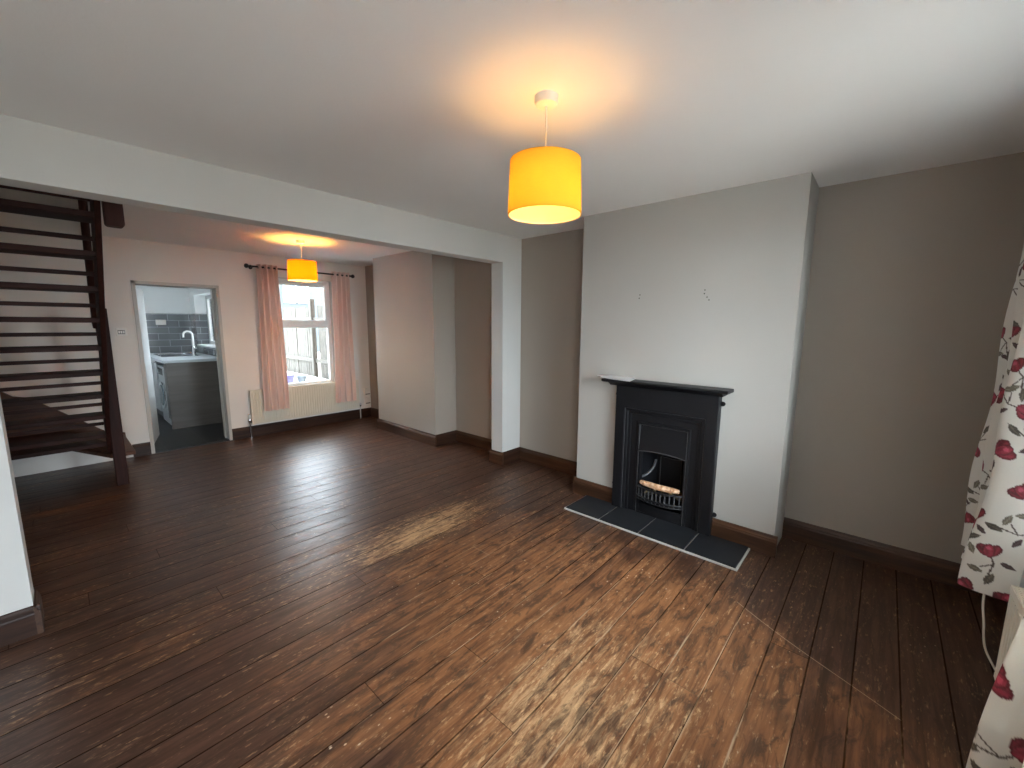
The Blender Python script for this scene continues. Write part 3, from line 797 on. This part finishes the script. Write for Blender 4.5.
def floral(pathpts, z0, z1, flare, label, seed):
    # smooth closed-form path through control points (Catmull-Rom), resampled evenly
    pts = [Vector((a, b)) for a, b in pathpts]; raw = []
    for i in range(len(pts) - 1):
        p0, p1, p2, p3 = pts[max(0, i - 1)], pts[i], pts[i + 1], pts[min(len(pts) - 1, i + 2)]
        for k in range(40):
            t = k / 40
            raw.append(.5 * ((2 * p1) + (p2 - p0) * t + (2 * p0 - 5 * p1 + 4 * p2 - p3) * t * t + (3 * p1 - p0 - 3 * p2 + p3) * t ** 3))
    raw.append(pts[-1])
    L = [0]
    for i in range(1, len(raw)): L.append(L[-1] + (raw[i] - raw[i - 1]).length)
    n = int(L[-1] / .0034); path = []; j = 0
    for k in range(n + 1):
        s = L[-1] * k / n
        while j < len(L) - 2 and L[j + 1] < s: j += 1
        t = (s - L[j]) / max(1e-9, L[j + 1] - L[j]); q = raw[j].lerp(raw[j + 1], min(1, t)); path.append((q.x, q.y))
    nz = int((z1 - z0) / .0036)
    mb = curtain_sheet(path, z0, z1, nz, flare, .003, True)
    o = mb.build('floral_curtain', M['floral'], smooth=False, origin=(path[0][0], path[0][1], z0))
    for p in o.data.polygons: p.use_smooth = True
    nn = n + 1
    u = np.tile(np.linspace(0, L[-1], nn), (nz + 1)); vv = np.repeat(np.linspace(z0, z1, nz + 1), nn)
    col = floral_print(u, vv, seed); so_ = o.modifiers.new('cloth', 'SOLIDIFY'); so_.thickness = .003
    at = o.data.color_attributes.new('print', 'FLOAT_COLOR', 'POINT')
    at.data.foreach_set('color', np.hstack([col, np.ones((len(col), 1))]).astype(np.float32).ravel())
    return tag(o, label, 'curtain', 'floral curtains at the street window')
YCU = -.46
def fl_far(x, y, u, t, z):
    s = 1 - t
    return x - .01 * s, YCU + (y - YCU) * (1 + .12 * math.sin(9 * t + 6 * u) * s) + .040 * s * s + .008 * math.sin(16 * t + 5 * u) , z - .02 * s * math.sin(7 * u)
floral([(2.475, -.53), (2.50, -.47), (2.555, -.395), (2.61, -.43), (2.645, -.52), (2.69, -.545), (2.735, -.46), (2.79, -.41), (2.84, -.48), (2.89, -.53), (2.95, -.44), (3.01, -.42), (3.05, -.50)],
       .43, 2.24, fl_far, 'cream curtain printed with red flowers, tied short beside the dark alcove', 5)
def fl_near(x, y, u, t, z):
    s = 1 - t
    return x + .05 * s * s * u, YCU + (y - YCU) * (1 + .12 * s * math.sin(5 * t + 7 * u)) + .110 * s ** 1.5 + .006 * math.sin(14 * t + 6 * u), z
floral([(.70, -.42), (.78, -.52), (.86, -.42), (.94, -.40), (1.00, -.50), (1.08, -.53), (1.14, -.42), (1.22, -.37), (1.30, -.46), (1.36, -.50), (1.41, -.40), (1.45, -.375), (1.48, -.43)],
       .22, 2.24, fl_near, 'red-flowered cream curtain hanging over the radiator at the bottom corner', 11)
c2 = thing('curtain_rail', (1.8, YCU, 2.25), 'curtain pole over the street window', 'curtain pole')
MB().tube([(.55, YCU, 2.265), (3.2, YCU, 2.265)], .014, 12).build('pole', M['black'], c2, smooth=True)
for x in (.55, 3.2): MB().ball((x, YCU, 2.265), .03).build('finial', M['black'], c2, smooth=True)
for x in (.62, 3.14): MB().tube([(x, YCU, 2.265), (x, YF, 2.265)], .008, 8).build('bracket', M['black'], c2, smooth=True)

# ------------------------------------------------------------------ radiators
def radiator(x0, x1, yw, yf, z0, z1, sgn, label, pitch=.033):
    """yw wall side, yf front face, sgn +1 when the front looks to +Y"""
    t = thing('radiator', ((x0 + x1) / 2, (yw + yf) / 2, z0), label, 'radiator', 'panel radiators below the windows')
    d = -sgn
    mb = MB(); nr = int((x1 - x0 - .05) / pitch); prof = []
    xs = x0 + .025
    prof.append((x0, yf + d * .0045)); prof.append((xs, yf + d * .0045))
    p = (x1 - x0 - .05) / nr
    for i in range(nr):
        a = xs + i * p
        prof += [(a + p * .25, yf), (a + p * .65, yf), (a + p * .85, yf + d * .0045), (a + p, yf + d * .0045)]
    prof += [(x1, yf + d * .0045), (x1, yf + d * .022), (x0, yf + d * .022)]
    mb.prism(prof, 'Z', z0 + .02, z1 - .03)
    mb.box(x0, x1, min(yf + d * .002, yf + d * .022), max(yf + d * .002, yf + d * .022), z1 - .032, z1 - .006)
    mb.box(x0, x1, min(yf + d * .002, yf + d * .022), max(yf + d * .002, yf + d * .022), z0, z0 + .022)
    mb.build('front_panel', M['rad'], t, bevel=.002)
    yb_ = yw + sgn * .025
    lo, hi = min(yb_, yf), max(yb_, yf)
    MB().box(x0 + .03, x1 - .03, lo, lo + .016 if sgn > 0 else lo + .016, z0 + .02, z1 - .03).build('rear_panel', M['rad'], t) if sgn > 0 else MB().box(x0 + .03, x1 - .03, hi - .016, hi, z0 + .02, z1 - .03).build('rear_panel', M['rad'], t)
    for xa, xb in ((x0, x0 + .006), (x1 - .006, x1)): MB().box(xa, xb, lo + .003, hi - .003, z0 + .01, z1).build('side_panel', M['rad'], t, bevel=.002)
    g = MB()
    g.box(x0, x1, lo + .003, lo + .009, z1 - .008, z1).box(x0, x1, hi - .009, hi - .003, z1 - .008, z1)
    k = x0 + .02
    while k < x1 - .01:
        g.box(k, k + .006, lo + .006, hi - .006, z1 - .006, z1 - .001); k += .016
    g.build('top_grille', M['rad'], t)
    return t
r1 = radiator(1.690, 3.215, YB, 6.165, .178, .632, -1, 'long cream ribbed radiator under the garden window')
for x, nm in ((1.672, 'valve'), (3.235, 'valve')):
    y = 6.19
    MB().tube([(x, y, .235), (x, y, .0)], .009, 10).build('pipe', M['chrome'] if x < 2 else M['pipe'], r1, smooth=True)
    MB().lathe([(.012, -.03), (.018, -.02), (.018, .02), (.014, .03)], (x, y, .225), 'Z', 14).tube([(x, y, .222), (x + (.03 if x < 2 else -.03), y, .222)], .011, 10).build('valve', M['chrome'], r1, smooth=True)
MB().lathe([(.017, 0), (.019, .01), (.019, .05), (.012, .058)], (1.672, 6.19, .255), 'Z', 14).build('valve_cap', M['plastic'], r1, smooth=True)
r2 = radiator(1.02, 2.395, YF, -.455, .135, .535, 1, 'cream radiator beneath the street window, at the picture edge')
MB().tube([(2.42, -.53, .19), (2.42, -.53, 0)], .009, 10).build('pipe', M['pipe'], r2, smooth=True)
MB().tube([(2.42, -.53, .19), (2.385, -.53, .19)], .011, 10).build('valve', M['chrome'], r2, smooth=True)
cbp = [(2.72, -.452, .50), (2.725, -.45, .36), (2.70, -.448, .28), (2.655, -.452, .22), (2.66, -.46, .15), (2.64, -.47, .10), (2.61, -.50, .045), (2.55, -.53, .012), (2.48, -.55, .006)]
def smooth_path(pp, n=8):
    P = [Vector(p) for p in pp]; out = []
    for i in range(len(P) - 1):
        p0, p1, p2, p3 = P[max(0, i - 1)], P[i], P[i + 1], P[min(len(P) - 1, i + 2)]
        for k in range(n):
            t = k / n
            out.append(.5 * ((2 * p1) + (p2 - p0) * t + (2 * p0 - 5 * p1 + 4 * p2 - p3) * t * t + (3 * p1 - p0 - 3 * p2 + p3) * t ** 3))
    out.append(P[-1]); return out
tag(MB().tube(smooth_path(cbp), .0042, 8).build('cable', M['cord'], smooth=True, origin=(2.6, -.47, 0)), 'thin pale cable dangling below the floral curtain beside the radiator', 'cable')

# ------------------------------------------------------------------ wall fittings
s1 = thing('light_switch', (.529, YB, 1.41), 'small white triple switch plate on the wall by the kitchen doorway', 'switch')
MB().box(.485, .573, YB - .009, YB, 1.368, 1.455).build('plate', M['plastic'], s1, bevel=.004)
MB().box(.500, .558, YB - .0105, YB - .008, 1.388, 1.432).build('switch_recess', M['dplastic'], s1)
for k in range(3):
    MB().box(.504 + k * .018, .518 + k * .018, YB - .014, YB - .010, 1.396, 1.424).build('rocker', M['plastic'], s1, bevel=.002)
for z0, z1, lb, nm in ((.345, .475, 'white phone socket box low on the rear wall corner, upper of two', 'slot'), (.195, .325, 'white plug socket low in the rear wall corner, lower of two', 'slot')):
    s2 = thing('wall_socket', (3.385, YB, z0), lb, 'socket', 'two small sockets in the rear corner')
    MB().box(3.332, 3.436, YB - .028, YB, z0, z1).build('cover', M['plastic'], s2, bevel=.006)
    MB().box(3.345, 3.423, YB - .030, YB - .027, z0 + .03, z0 + .042).build('slot', M['dplastic'], s2)
    MB().box(3.36, 3.405, YB - .032, YB - .028, z0 + .07, z0 + .095).build('button', M['plastic'], s2, bevel=.002)

# ------------------------------------------------------------------ staircase
st = thing('staircase', (-.15, 5.0, 0), 'dark mahogany open-riser staircase with safety bars behind the white wall end', 'staircase')
SX0, SX1 = -.575, .252
def ty(k): return 5.25 - .2 * k
def tz(k): return .50 + .21 * k
for k in range(10):
    MB().box(SX0, SX1 + .004, ty(k) - .015, ty(k) + .215, tz(k) - .036, tz(k)).build('tread', M['stair'], st, bevel=.004)
for k in range(9):
    zc = tz(k) + .087; yc = ty(k) + .075
    MB().box(SX0, SX1 + .004, yc - .012, yc + .012, zc - .014, zc + .014).build('safety_bar', M['stair'], st, bevel=.003)
def stringer(x0, x1):
    # line through the treads, plank 0.23 deep, cut upright at the foot
    def zc(y): return .50 - .03 + 1.05 * (5.25 - (y - .10))
    ya_, yb_ = 5.285, 3.16
    hd_ = .155
    return MB().prism([(ya_, .31), (ya_, zc(ya_) + hd_), (yb_, zc(yb_) + hd_), (yb_, zc(yb_) - hd_), (5.20, zc(5.20) - hd_)], 'X', x0, x1)
stringer(SX1, SX1 + .03).build('stringer', M['stair_y'], st, bevel=.003)
stringer(XL + .002, SX0).build('stringer', M['stair_y'], st)
MB().box(.282, .366, 5.205, 5.289, 0, 1.640).build('newel_post', M['stair_y'], st, bevel=.005)
hr = MB(); 
hr.tube([(.283, 5.215, 1.505), (.250, 4.24, 2.46), (.246, 3.55, 3.17)], .024, 10)
hr.tube([(.283, 5.215, 1.505), (.286, 5.23, 1.47)], .024, 10)
hr.build('handrail', M['stair_y'], st, smooth=True)
nd = MB()
rc = .018
def rrect(x0, x1, z0, z1, r):
    pts = [(x0, z1)]
    for cx, cz, a0 in ((x0 + r, z0 + r, PI), (x1 - r, z0 + r, 1.5 * PI)):
        for k in range(6):
            a = a0 + k / 5 * PI / 2; pts.append((cx + r * math.cos(a), cz + r * math.sin(a)))
    pts.append((x1, z1)); return pts
nd.prism(rrect(.286, .372, 2.085, H + .3, rc), 'Y', 3.47, 3.55)
nd.build('newel_drop', M['stair_y'], st, bevel=.004)
# winders
MB().prism([(.445, 5.30), (.445, 6.185), (-.10, 6.185), (.27, 5.30)], 'Z', .250, .288).build('winder_tread', M['winder'], st, bevel=.006)
MB().prism([(.27, 5.31), (.0, 6.185), (XL + .03, 6.185), (XL + .03, 5.31)], 'Z', .372, .408).build('winder_tread', M['stair'], st, bevel=.004)
MB().prism([(.30, 5.32), (.30, 5.35), (-.06, 6.18), (-.10, 6.18)], 'Z', .288, .372).build('winder_riser', M['winder'], st)
MB().prism([(.455, .10), (.455, .300), (.30, .345), (.05, .56), (-.20, .775), (-.30, .80), (-.58, 1.05), (-.58, .352), (-.20, .345), (-.10, .285), (0.0, .205), (.10, .165), (.30, .14)], 'Y', 6.188, YB - .001).build('wall_string', M['winder'], st, bevel=.003)

# ------------------------------------------------------------------ kitchen beyond the doorway
KX0, KX1, KY = .30, 1.745, 9.40
struct(MB().box(KX0, KX1 + .3, YB2 - .01, KY + .15, -.06, 0), 'floor', M['kfloor'], 'dark tiled kitchen floor beyond the doorway', 'floor')
struct(MB().box(KX0, KX1 + .3, YB2, KY + .15, 2.40, 2.5), 'ceiling', M['ceiling'], 'white kitchen ceiling beyond the doorway', 'ceiling')
kb = struct(MB().box(KX0, KX1 + .3, KY, KY + .15, 0, 2.4), 'wall_kitchen_back', M['kwall'], 'pale kitchen end wall with grey tiled splashback', 'wall')
MB().box(KX0, KX1, KY - .012, KY, .95, 1.672).build('tiled_splashback', M['tile'], kb)
KW = (7.15, 9.02, 1.14, 1.99)
kr = MB()
for a, b, c, d in ((YB2, KW[0], 0, 2.4), (KW[1], KY, 0, 2.4), (KW[0], KW[1], 0, KW[2]), (KW[0], KW[1], KW[3], 2.4)):
    kr.box(KX1, KX1 + .26, a, b, c, d)
kr = struct(kr, 'wall_kitchen_right', M['kwall'], 'pale kitchen side wall with window over the sink', 'wall')
tb = MB()
tb.box(KX1 - .012, KX1, KW[1], KY - .012, .95, 1.672).box(KX1 - .012, KX1, KW[0], KW[1], .95, KW[2] - .02)
tb.box(KX1 - .012, KX1 + .16, KW[1] - .012, KW[1], KW[2], 1.672)
tb.build('tiled_splashback', M['tile'], kr)
struct(MB().box(KX0 - .1, KX0, YB2, KY + .15, 0, 2.4), 'wall_kitchen_left', M['kwall'], 'white kitchen wall behind the open door', 'wall')
w3 = thing('window_3', (KX1 + .2, 8.46, 1.14), 'white kitchen window over the sink', 'window', kind='structure')
f3 = MB()
for a, b, c, d in ((KW[0], KW[0] + .06, KW[2], KW[3]), (KW[1] - .06, KW[1], KW[2], KW[3]), (KW[0], KW[1], KW[2], KW[2] + .06), (KW[0], KW[1], KW[3] - .06, KW[3]), (8.13, 8.19, KW[2], KW[3])):
    f3.box(KX1 + .165, KX1 + .225, a, b, c, d)
f3.build('window_frame', M['upvc'], w3, bevel=.005)
for a, b in ((KW[0] + .05, 8.14), (8.18, KW[1] - .05)): MB().box(KX1 + .19, KX1 + .196, a, b, KW[2] + .05, KW[3] - .05).build('pane', M['glass'], w3)
MB().box(KX1 - .02, KX1 + .17, KW[0] - .02, KW[1] + .02, KW[2] - .022, KW[2] + .003).build('window_sill', M['upvc'], w3, bevel=.005)

bc = thing('base_cabinet', (1.4, 7.55, 0), 'grey wood-effect end panel of the kitchen units facing the doorway', 'kitchen cabinet')
MB().box(1.045, KX1 - .013, 7.470, 7.490, 0, .948).build('end_panel', M['kpanel'], bc, bevel=.002)
MB().box(1.075, KX1 - .013, 7.49, 7.66, .12, .948).build('carcass', M['dplastic'], bc)
MB().box(1.045, 1.067, 7.495, 7.655, .14, .94).build('door', M['kpanel'], bc, bevel=.002)
b2_ = thing('base_cabinet', (1.4, 8.8, 0), 'pale kitchen sink cabinet at the far end of the units', 'kitchen cabinet')
MB().box(1.075, KX1 - .013, 8.31, KY - .013, .12, .80).build('carcass', M['applg'], b2_)
for a in (8.315, 8.855):
    d_ = MB().box(1.045, 1.067, a, a + .53, .14, .94).build('door', M['applg'], b2_, bevel=.002)
    MB().tube([(1.04, a + .47, .62), (1.02, a + .47, .62), (1.02, a + .47, .82), (1.04, a + .47, .82)], .006, 8).build('handle', M['chrome'], d_, smooth=True)
MB().box(1.10, 1.12, 8.31, KY - .013, 0, .12).build('plinth', M['dplastic'], b2_)
wm = thing('washing_machine', (1.36, 7.98, 0), 'white front-loading washing machine under the kitchen worktop', 'washing machine')
MB().box(1.065, 1.66, 7.68, 8.29, .015, .865).build('body', M['applg'], wm, bevel=.012)
dr = MB().lathe([(.205, -.03), (.205, -.012), (.19, 0), (.16, 0)], (1.065, 7.985, .44), 'X', 36).build('door', M['chrome'], wm, smooth=True)
MB().lathe([(.155, -.035), (.155, 0)], (1.065, 7.985, .44), 'X', 32).build('door_glass', M['dkglass'], dr, smooth=True)
MB().box(1.056, 1.066, 7.70, 7.88, .74, .84).build('drawer', M['applg'], wm, bevel=.003)
MB().box(1.056, 1.066, 7.90, 8.27, .74, .84).build('control_panel', M['dplastic'], wm, bevel=.003)
MB().lathe([(.03, -.02), (.03, 0)], (1.056, 8.10, .79), 'X', 20).build('dial', M['chrome'], wm, smooth=True)
MB().box(1.061, 1.066, 7.70, 7.80, .20, .52).build('sticker', M['paper'], wm)
wt = MB().box(1.015, KX1 - .013, 7.455, KY - .013, .950, .990)
tag(wt.build('worktop', M['worktop'], bevel=.004, origin=(1.4, 8.4, .95)), 'pale grey worktop over the kitchen units', 'worktop')
sk = thing('sink', (1.36, 8.62, .99), 'stainless steel sink set in the kitchen worktop', 'sink')
frame_s = MB(); frame_s.box(1.12, 1.60, 8.18, 8.22, .988, .996).box(1.12, 1.60, 9.02, 9.06, .988, .996).box(1.12, 1.16, 8.22, 9.02, .988, .996).box(1.52, 1.60, 8.22, 9.02, .988, .996)
frame_s.build('rim', M['chrome'], sk, bevel=.002)
MB().box(1.16, 1.52, 8.22, 9.02, .9885, .9905).build('basin', M['chrome'], sk)
tp = thing('kitchen_tap', (1.62, 8.757, .99), 'tall white-lit swan neck tap behind the kitchen sink', 'tap')
MB().lathe([(.030, 0), (.030, .012), (.026, .02), (.026, .11), (.020, .118)], (1.62, 8.757, .99), n=20).build('tap_body', M['chrome'], tp, smooth=True)
sp_ = [(1.62, 8.757, 1.10), (1.62, 8.757, 1.31)] + [(1.62 - .062 + .062 * math.cos(a), 8.757, 1.31 + .062 * math.sin(a)) for a in [PI * k / 14 for k in range(1, 15)]] + [(1.496, 8.757, 1.27)]
MB().tube(sp_, .016, 12).build('spout', M['upvc'], tp, smooth=True)
MB().tube([(1.62, 8.757, 1.07), (1.66, 8.72, 1.09)], .009, 8).build('lever', M['chrome'], tp, smooth=True)
ks = thing('wall_socket', (1.27, KY - .012, 1.5), 'white double socket on the grey kitchen tiles', 'socket')
MB().box(1.245, 1.385, KY - .022, KY - .012, 1.475, 1.565).build('cover', M['plastic'], ks, bevel=.003)
for x in (1.28, 1.34): MB().box(x - .012, x + .012, KY - .026, KY - .021, 1.535, 1.55).build('rocker', M['plastic'], ks)

# ------------------------------------------------------------------ garden
struct(MB().box(-12, 16, YB2 + .0, 40, -.25, -.10), 'garden_ground', M['ground'], 'pale paved garden outside the rear window', 'ground')
struct(MB().box(-14, 16, -30, YF - .26, -.25, -.10), 'street_ground', M['street'], 'pavement outside the street window', 'ground')
struct(MB().box(KX1 + .3, 3.62, 7.35, 14, -.10, .42), 'garden_terrace', M['terrace'], 'raised pale terrace behind the rear window', 'terrace')
gf = thing('garden_fence', (3.75, 9.5, -.1), 'tall sunlit wooden garden fence with posts seen through the rear window', 'fence')
rr = random.Random(9)
for s_ in range(3):
    fbm = MB(); y = 6.9 + 1.9 * s_ + .14 + .0; ye = 6.9 + 1.9 * (s_ + 1) + .03
    while y < ye - .05:
        w = rr.uniform(.09, .125); fbm.box(3.745 + rr.uniform(0, .012), 3.765, y, min(ye, y + w - .012), -.08, 1.86 + rr.uniform(-.015, .03)); y += w
    fbm.build('fence_boards', M['fence'], gf)
for s_ in range(4):
    y = 6.93 + 1.9 * s_ + .1
    MB().box(3.655, 3.745, y - .045, y + .045, -.10, 2.02).build('fence_post', M['fence'], gf, bevel=.005)
for z in (.28, .74, 1.60):
    MB().box(3.695, 3.748, 6.95, 12.75, z - .04, z + .04).build('fence_rail', M['fence'], gf, bevel=.004)
nh = thing('neighbour_house', (9.0, 24, -.1), 'pale house with red brick and white windows beyond the garden fence', 'house')
MB().box(5.0, 16, 24, 30, -.10, 6.4).build('house_wall', M['render'], nh)
MB().box(7.1, 8.1, 23.9, 24.02, 1.5, 6.4).build('brick_pier', M['brick'], nh)
MB().prism([(23.6, 6.3), (27, 9.0), (30.4, 6.3)], 'X', 4.8, 16.2).build('roof', M['roof'], nh)
for x in (5.9, 8.5, 11.5):
    f_ = frame_ring(MB(), x, x + 1.3, 2.6, 4.2, .09, 23.9, 24.02); f_.box(x + .6, x + .7, 23.9, 24.02, 2.6, 4.2)
    f_ = f_.build('window_frame', M['upvc'], nh)
    MB().box(x + .05, x + 1.25, 23.97, 23.99, 2.65, 4.15).build('pane', M['dkglass'], f_)
bx = thing('storage_tub', (2.62, 7.75, .42), 'violet plastic tub standing on the terrace outside the rear window', 'tub')
MB().prism([(2.50, .42), (2.76, .42), (2.79, .60), (2.47, .60)], 'Y', 7.62, 7.86).build('tub_body', M['blueplastic'], bx, bevel=.012)
MB().box(2.455, 2.805, 7.605, 7.875, .60, .63).build('lid', M['blueplastic'], bx, bevel=.008)
tag(MB().lathe([(.055, 0), (.075, .13), (.082, .13), (.082, .155), (.072, .155), (.05, .03)], (2.98, 7.80, .42), n=24).build('plant_pot', M['pot'], smooth=True, origin=(2.98, 7.8, .42)), 'small grey plant pot on the terrace outside the rear window', 'pot')

struct(MB().box(.45, XW + .15, YF - .26, YB2, H + .12, 6.6).box(-6, .45, YF - .26, YB2, 4.81, 6.6).box(-6, XL - .16, YF - .26, YB2, -.1, 4.81).box(XW + .16, 10, YF - .26, YB2, -.1, 6.6),
       'wall_terrace_row', M['brick'], 'brick upper storey and neighbouring houses of the terrace', 'wall')
# ------------------------------------------------------------------ daylight
W = bpy.data.worlds.new('sky'); S.world = W; W.use_nodes = True
wt_ = W.node_tree; wn = wt_.nodes; bg = wn['Background']
tc = wn.new('ShaderNodeTexCoord'); sx = wn.new('ShaderNodeSeparateXYZ'); wt_.links.new(tc.outputs['Generated'], sx.inputs[0])
mr = wn.new('ShaderNodeMapRange'); mr.interpolation_type = 'SMOOTHSTEP'
mr.inputs['From Min'].default_value = -.1; mr.inputs['From Max'].default_value = -.7
SKY = dict(back=6.6, front=7.5)
mr.inputs['To Min'].default_value = SKY['back']; mr.inputs['To Max'].default_value = SKY['front']
wt_.links.new(sx.outputs[1], mr.inputs['Value']); wt_.links.new(mr.outputs[0], bg.inputs['Strength'])
bg.inputs['Color'].default_value = (.82, .91, 1.0, 1)
def portal(loc, rot, sx_, sy_):
    l = bpy.data.lights.new('window_portal', 'AREA'); l.shape = 'RECTANGLE'; l.size = sx_; l.size_y = sy_
    l.cycles.is_portal = True
    o = bpy.data.objects.new('window_portal', l); C.objects.link(o); o.location = loc; o.rotation_euler = rot
    tag(o, 'daylight opening of a window', 'light')
portal(((FX0 + FX1) / 2, YF - .2, (FZ0 + FZ1) / 2), (PI / 2, 0, 0), FX1 - FX0, FZ1 - FZ0)           # faces +Y
portal(((EX0 + EX1) / 2, YF - .24, EZ / 2), (PI / 2, 0, 0), EX1 - EX0, EZ)
portal(((WX0 + WX1) / 2, YB + .2, (WZ0 + WZ1) / 2), (-PI / 2, 0, 0), WX1 - WX0, WZ1 - WZ0)         # faces -Y
portal((KX1 + .24, (KW[0] + KW[1]) / 2, (KW[2] + KW[3]) / 2), (0, PI / 2, 0), KW[3] - KW[2], KW[1] - KW[0])   # faces -X

# ------------------------------------------------------------------ camera
cam = bpy.data.cameras.new('camera'); co_ = bpy.data.objects.new('camera', cam); C.objects.link(co_)
cam.sensor_width = 36.; cam.lens = 413.156 / 1024 * 36; cam.clip_start = .02; cam.clip_end = 200
yaw, pit, rol = .8392, .142818, .0065485
f_ = Vector((math.sin(yaw) * math.cos(pit), math.cos(yaw) * math.cos(pit), -math.sin(pit)))
r_ = Vector((math.cos(yaw), -math.sin(yaw), 0)); u_ = r_.cross(f_)
c, s = math.cos(rol), math.sin(rol)
rr_ = c * r_ + s * u_; uu_ = -s * r_ + c * u_
Mx = Matrix.Identity(4)
for i in range(3): Mx[i][0], Mx[i][1], Mx[i][2] = rr_[i], uu_[i], -f_[i]
Mx[2][3] = 1.52
co_.matrix_world = Mx
S.camera = co_
S.view_settings.view_transform = 'Standard'; S.view_settings.look = 'None'
S.view_settings.gamma = 1; S.view_settings.use_curve_mapping = False
S.view_settings.exposure = 1.9
S.cycles.use_denoising = True
S.cycles.max_bounces = 10; S.cycles.diffuse_bounces = 6; S.cycles.transparent_max_bounces = 12
S.cycles.sample_clamp_indirect = 8.
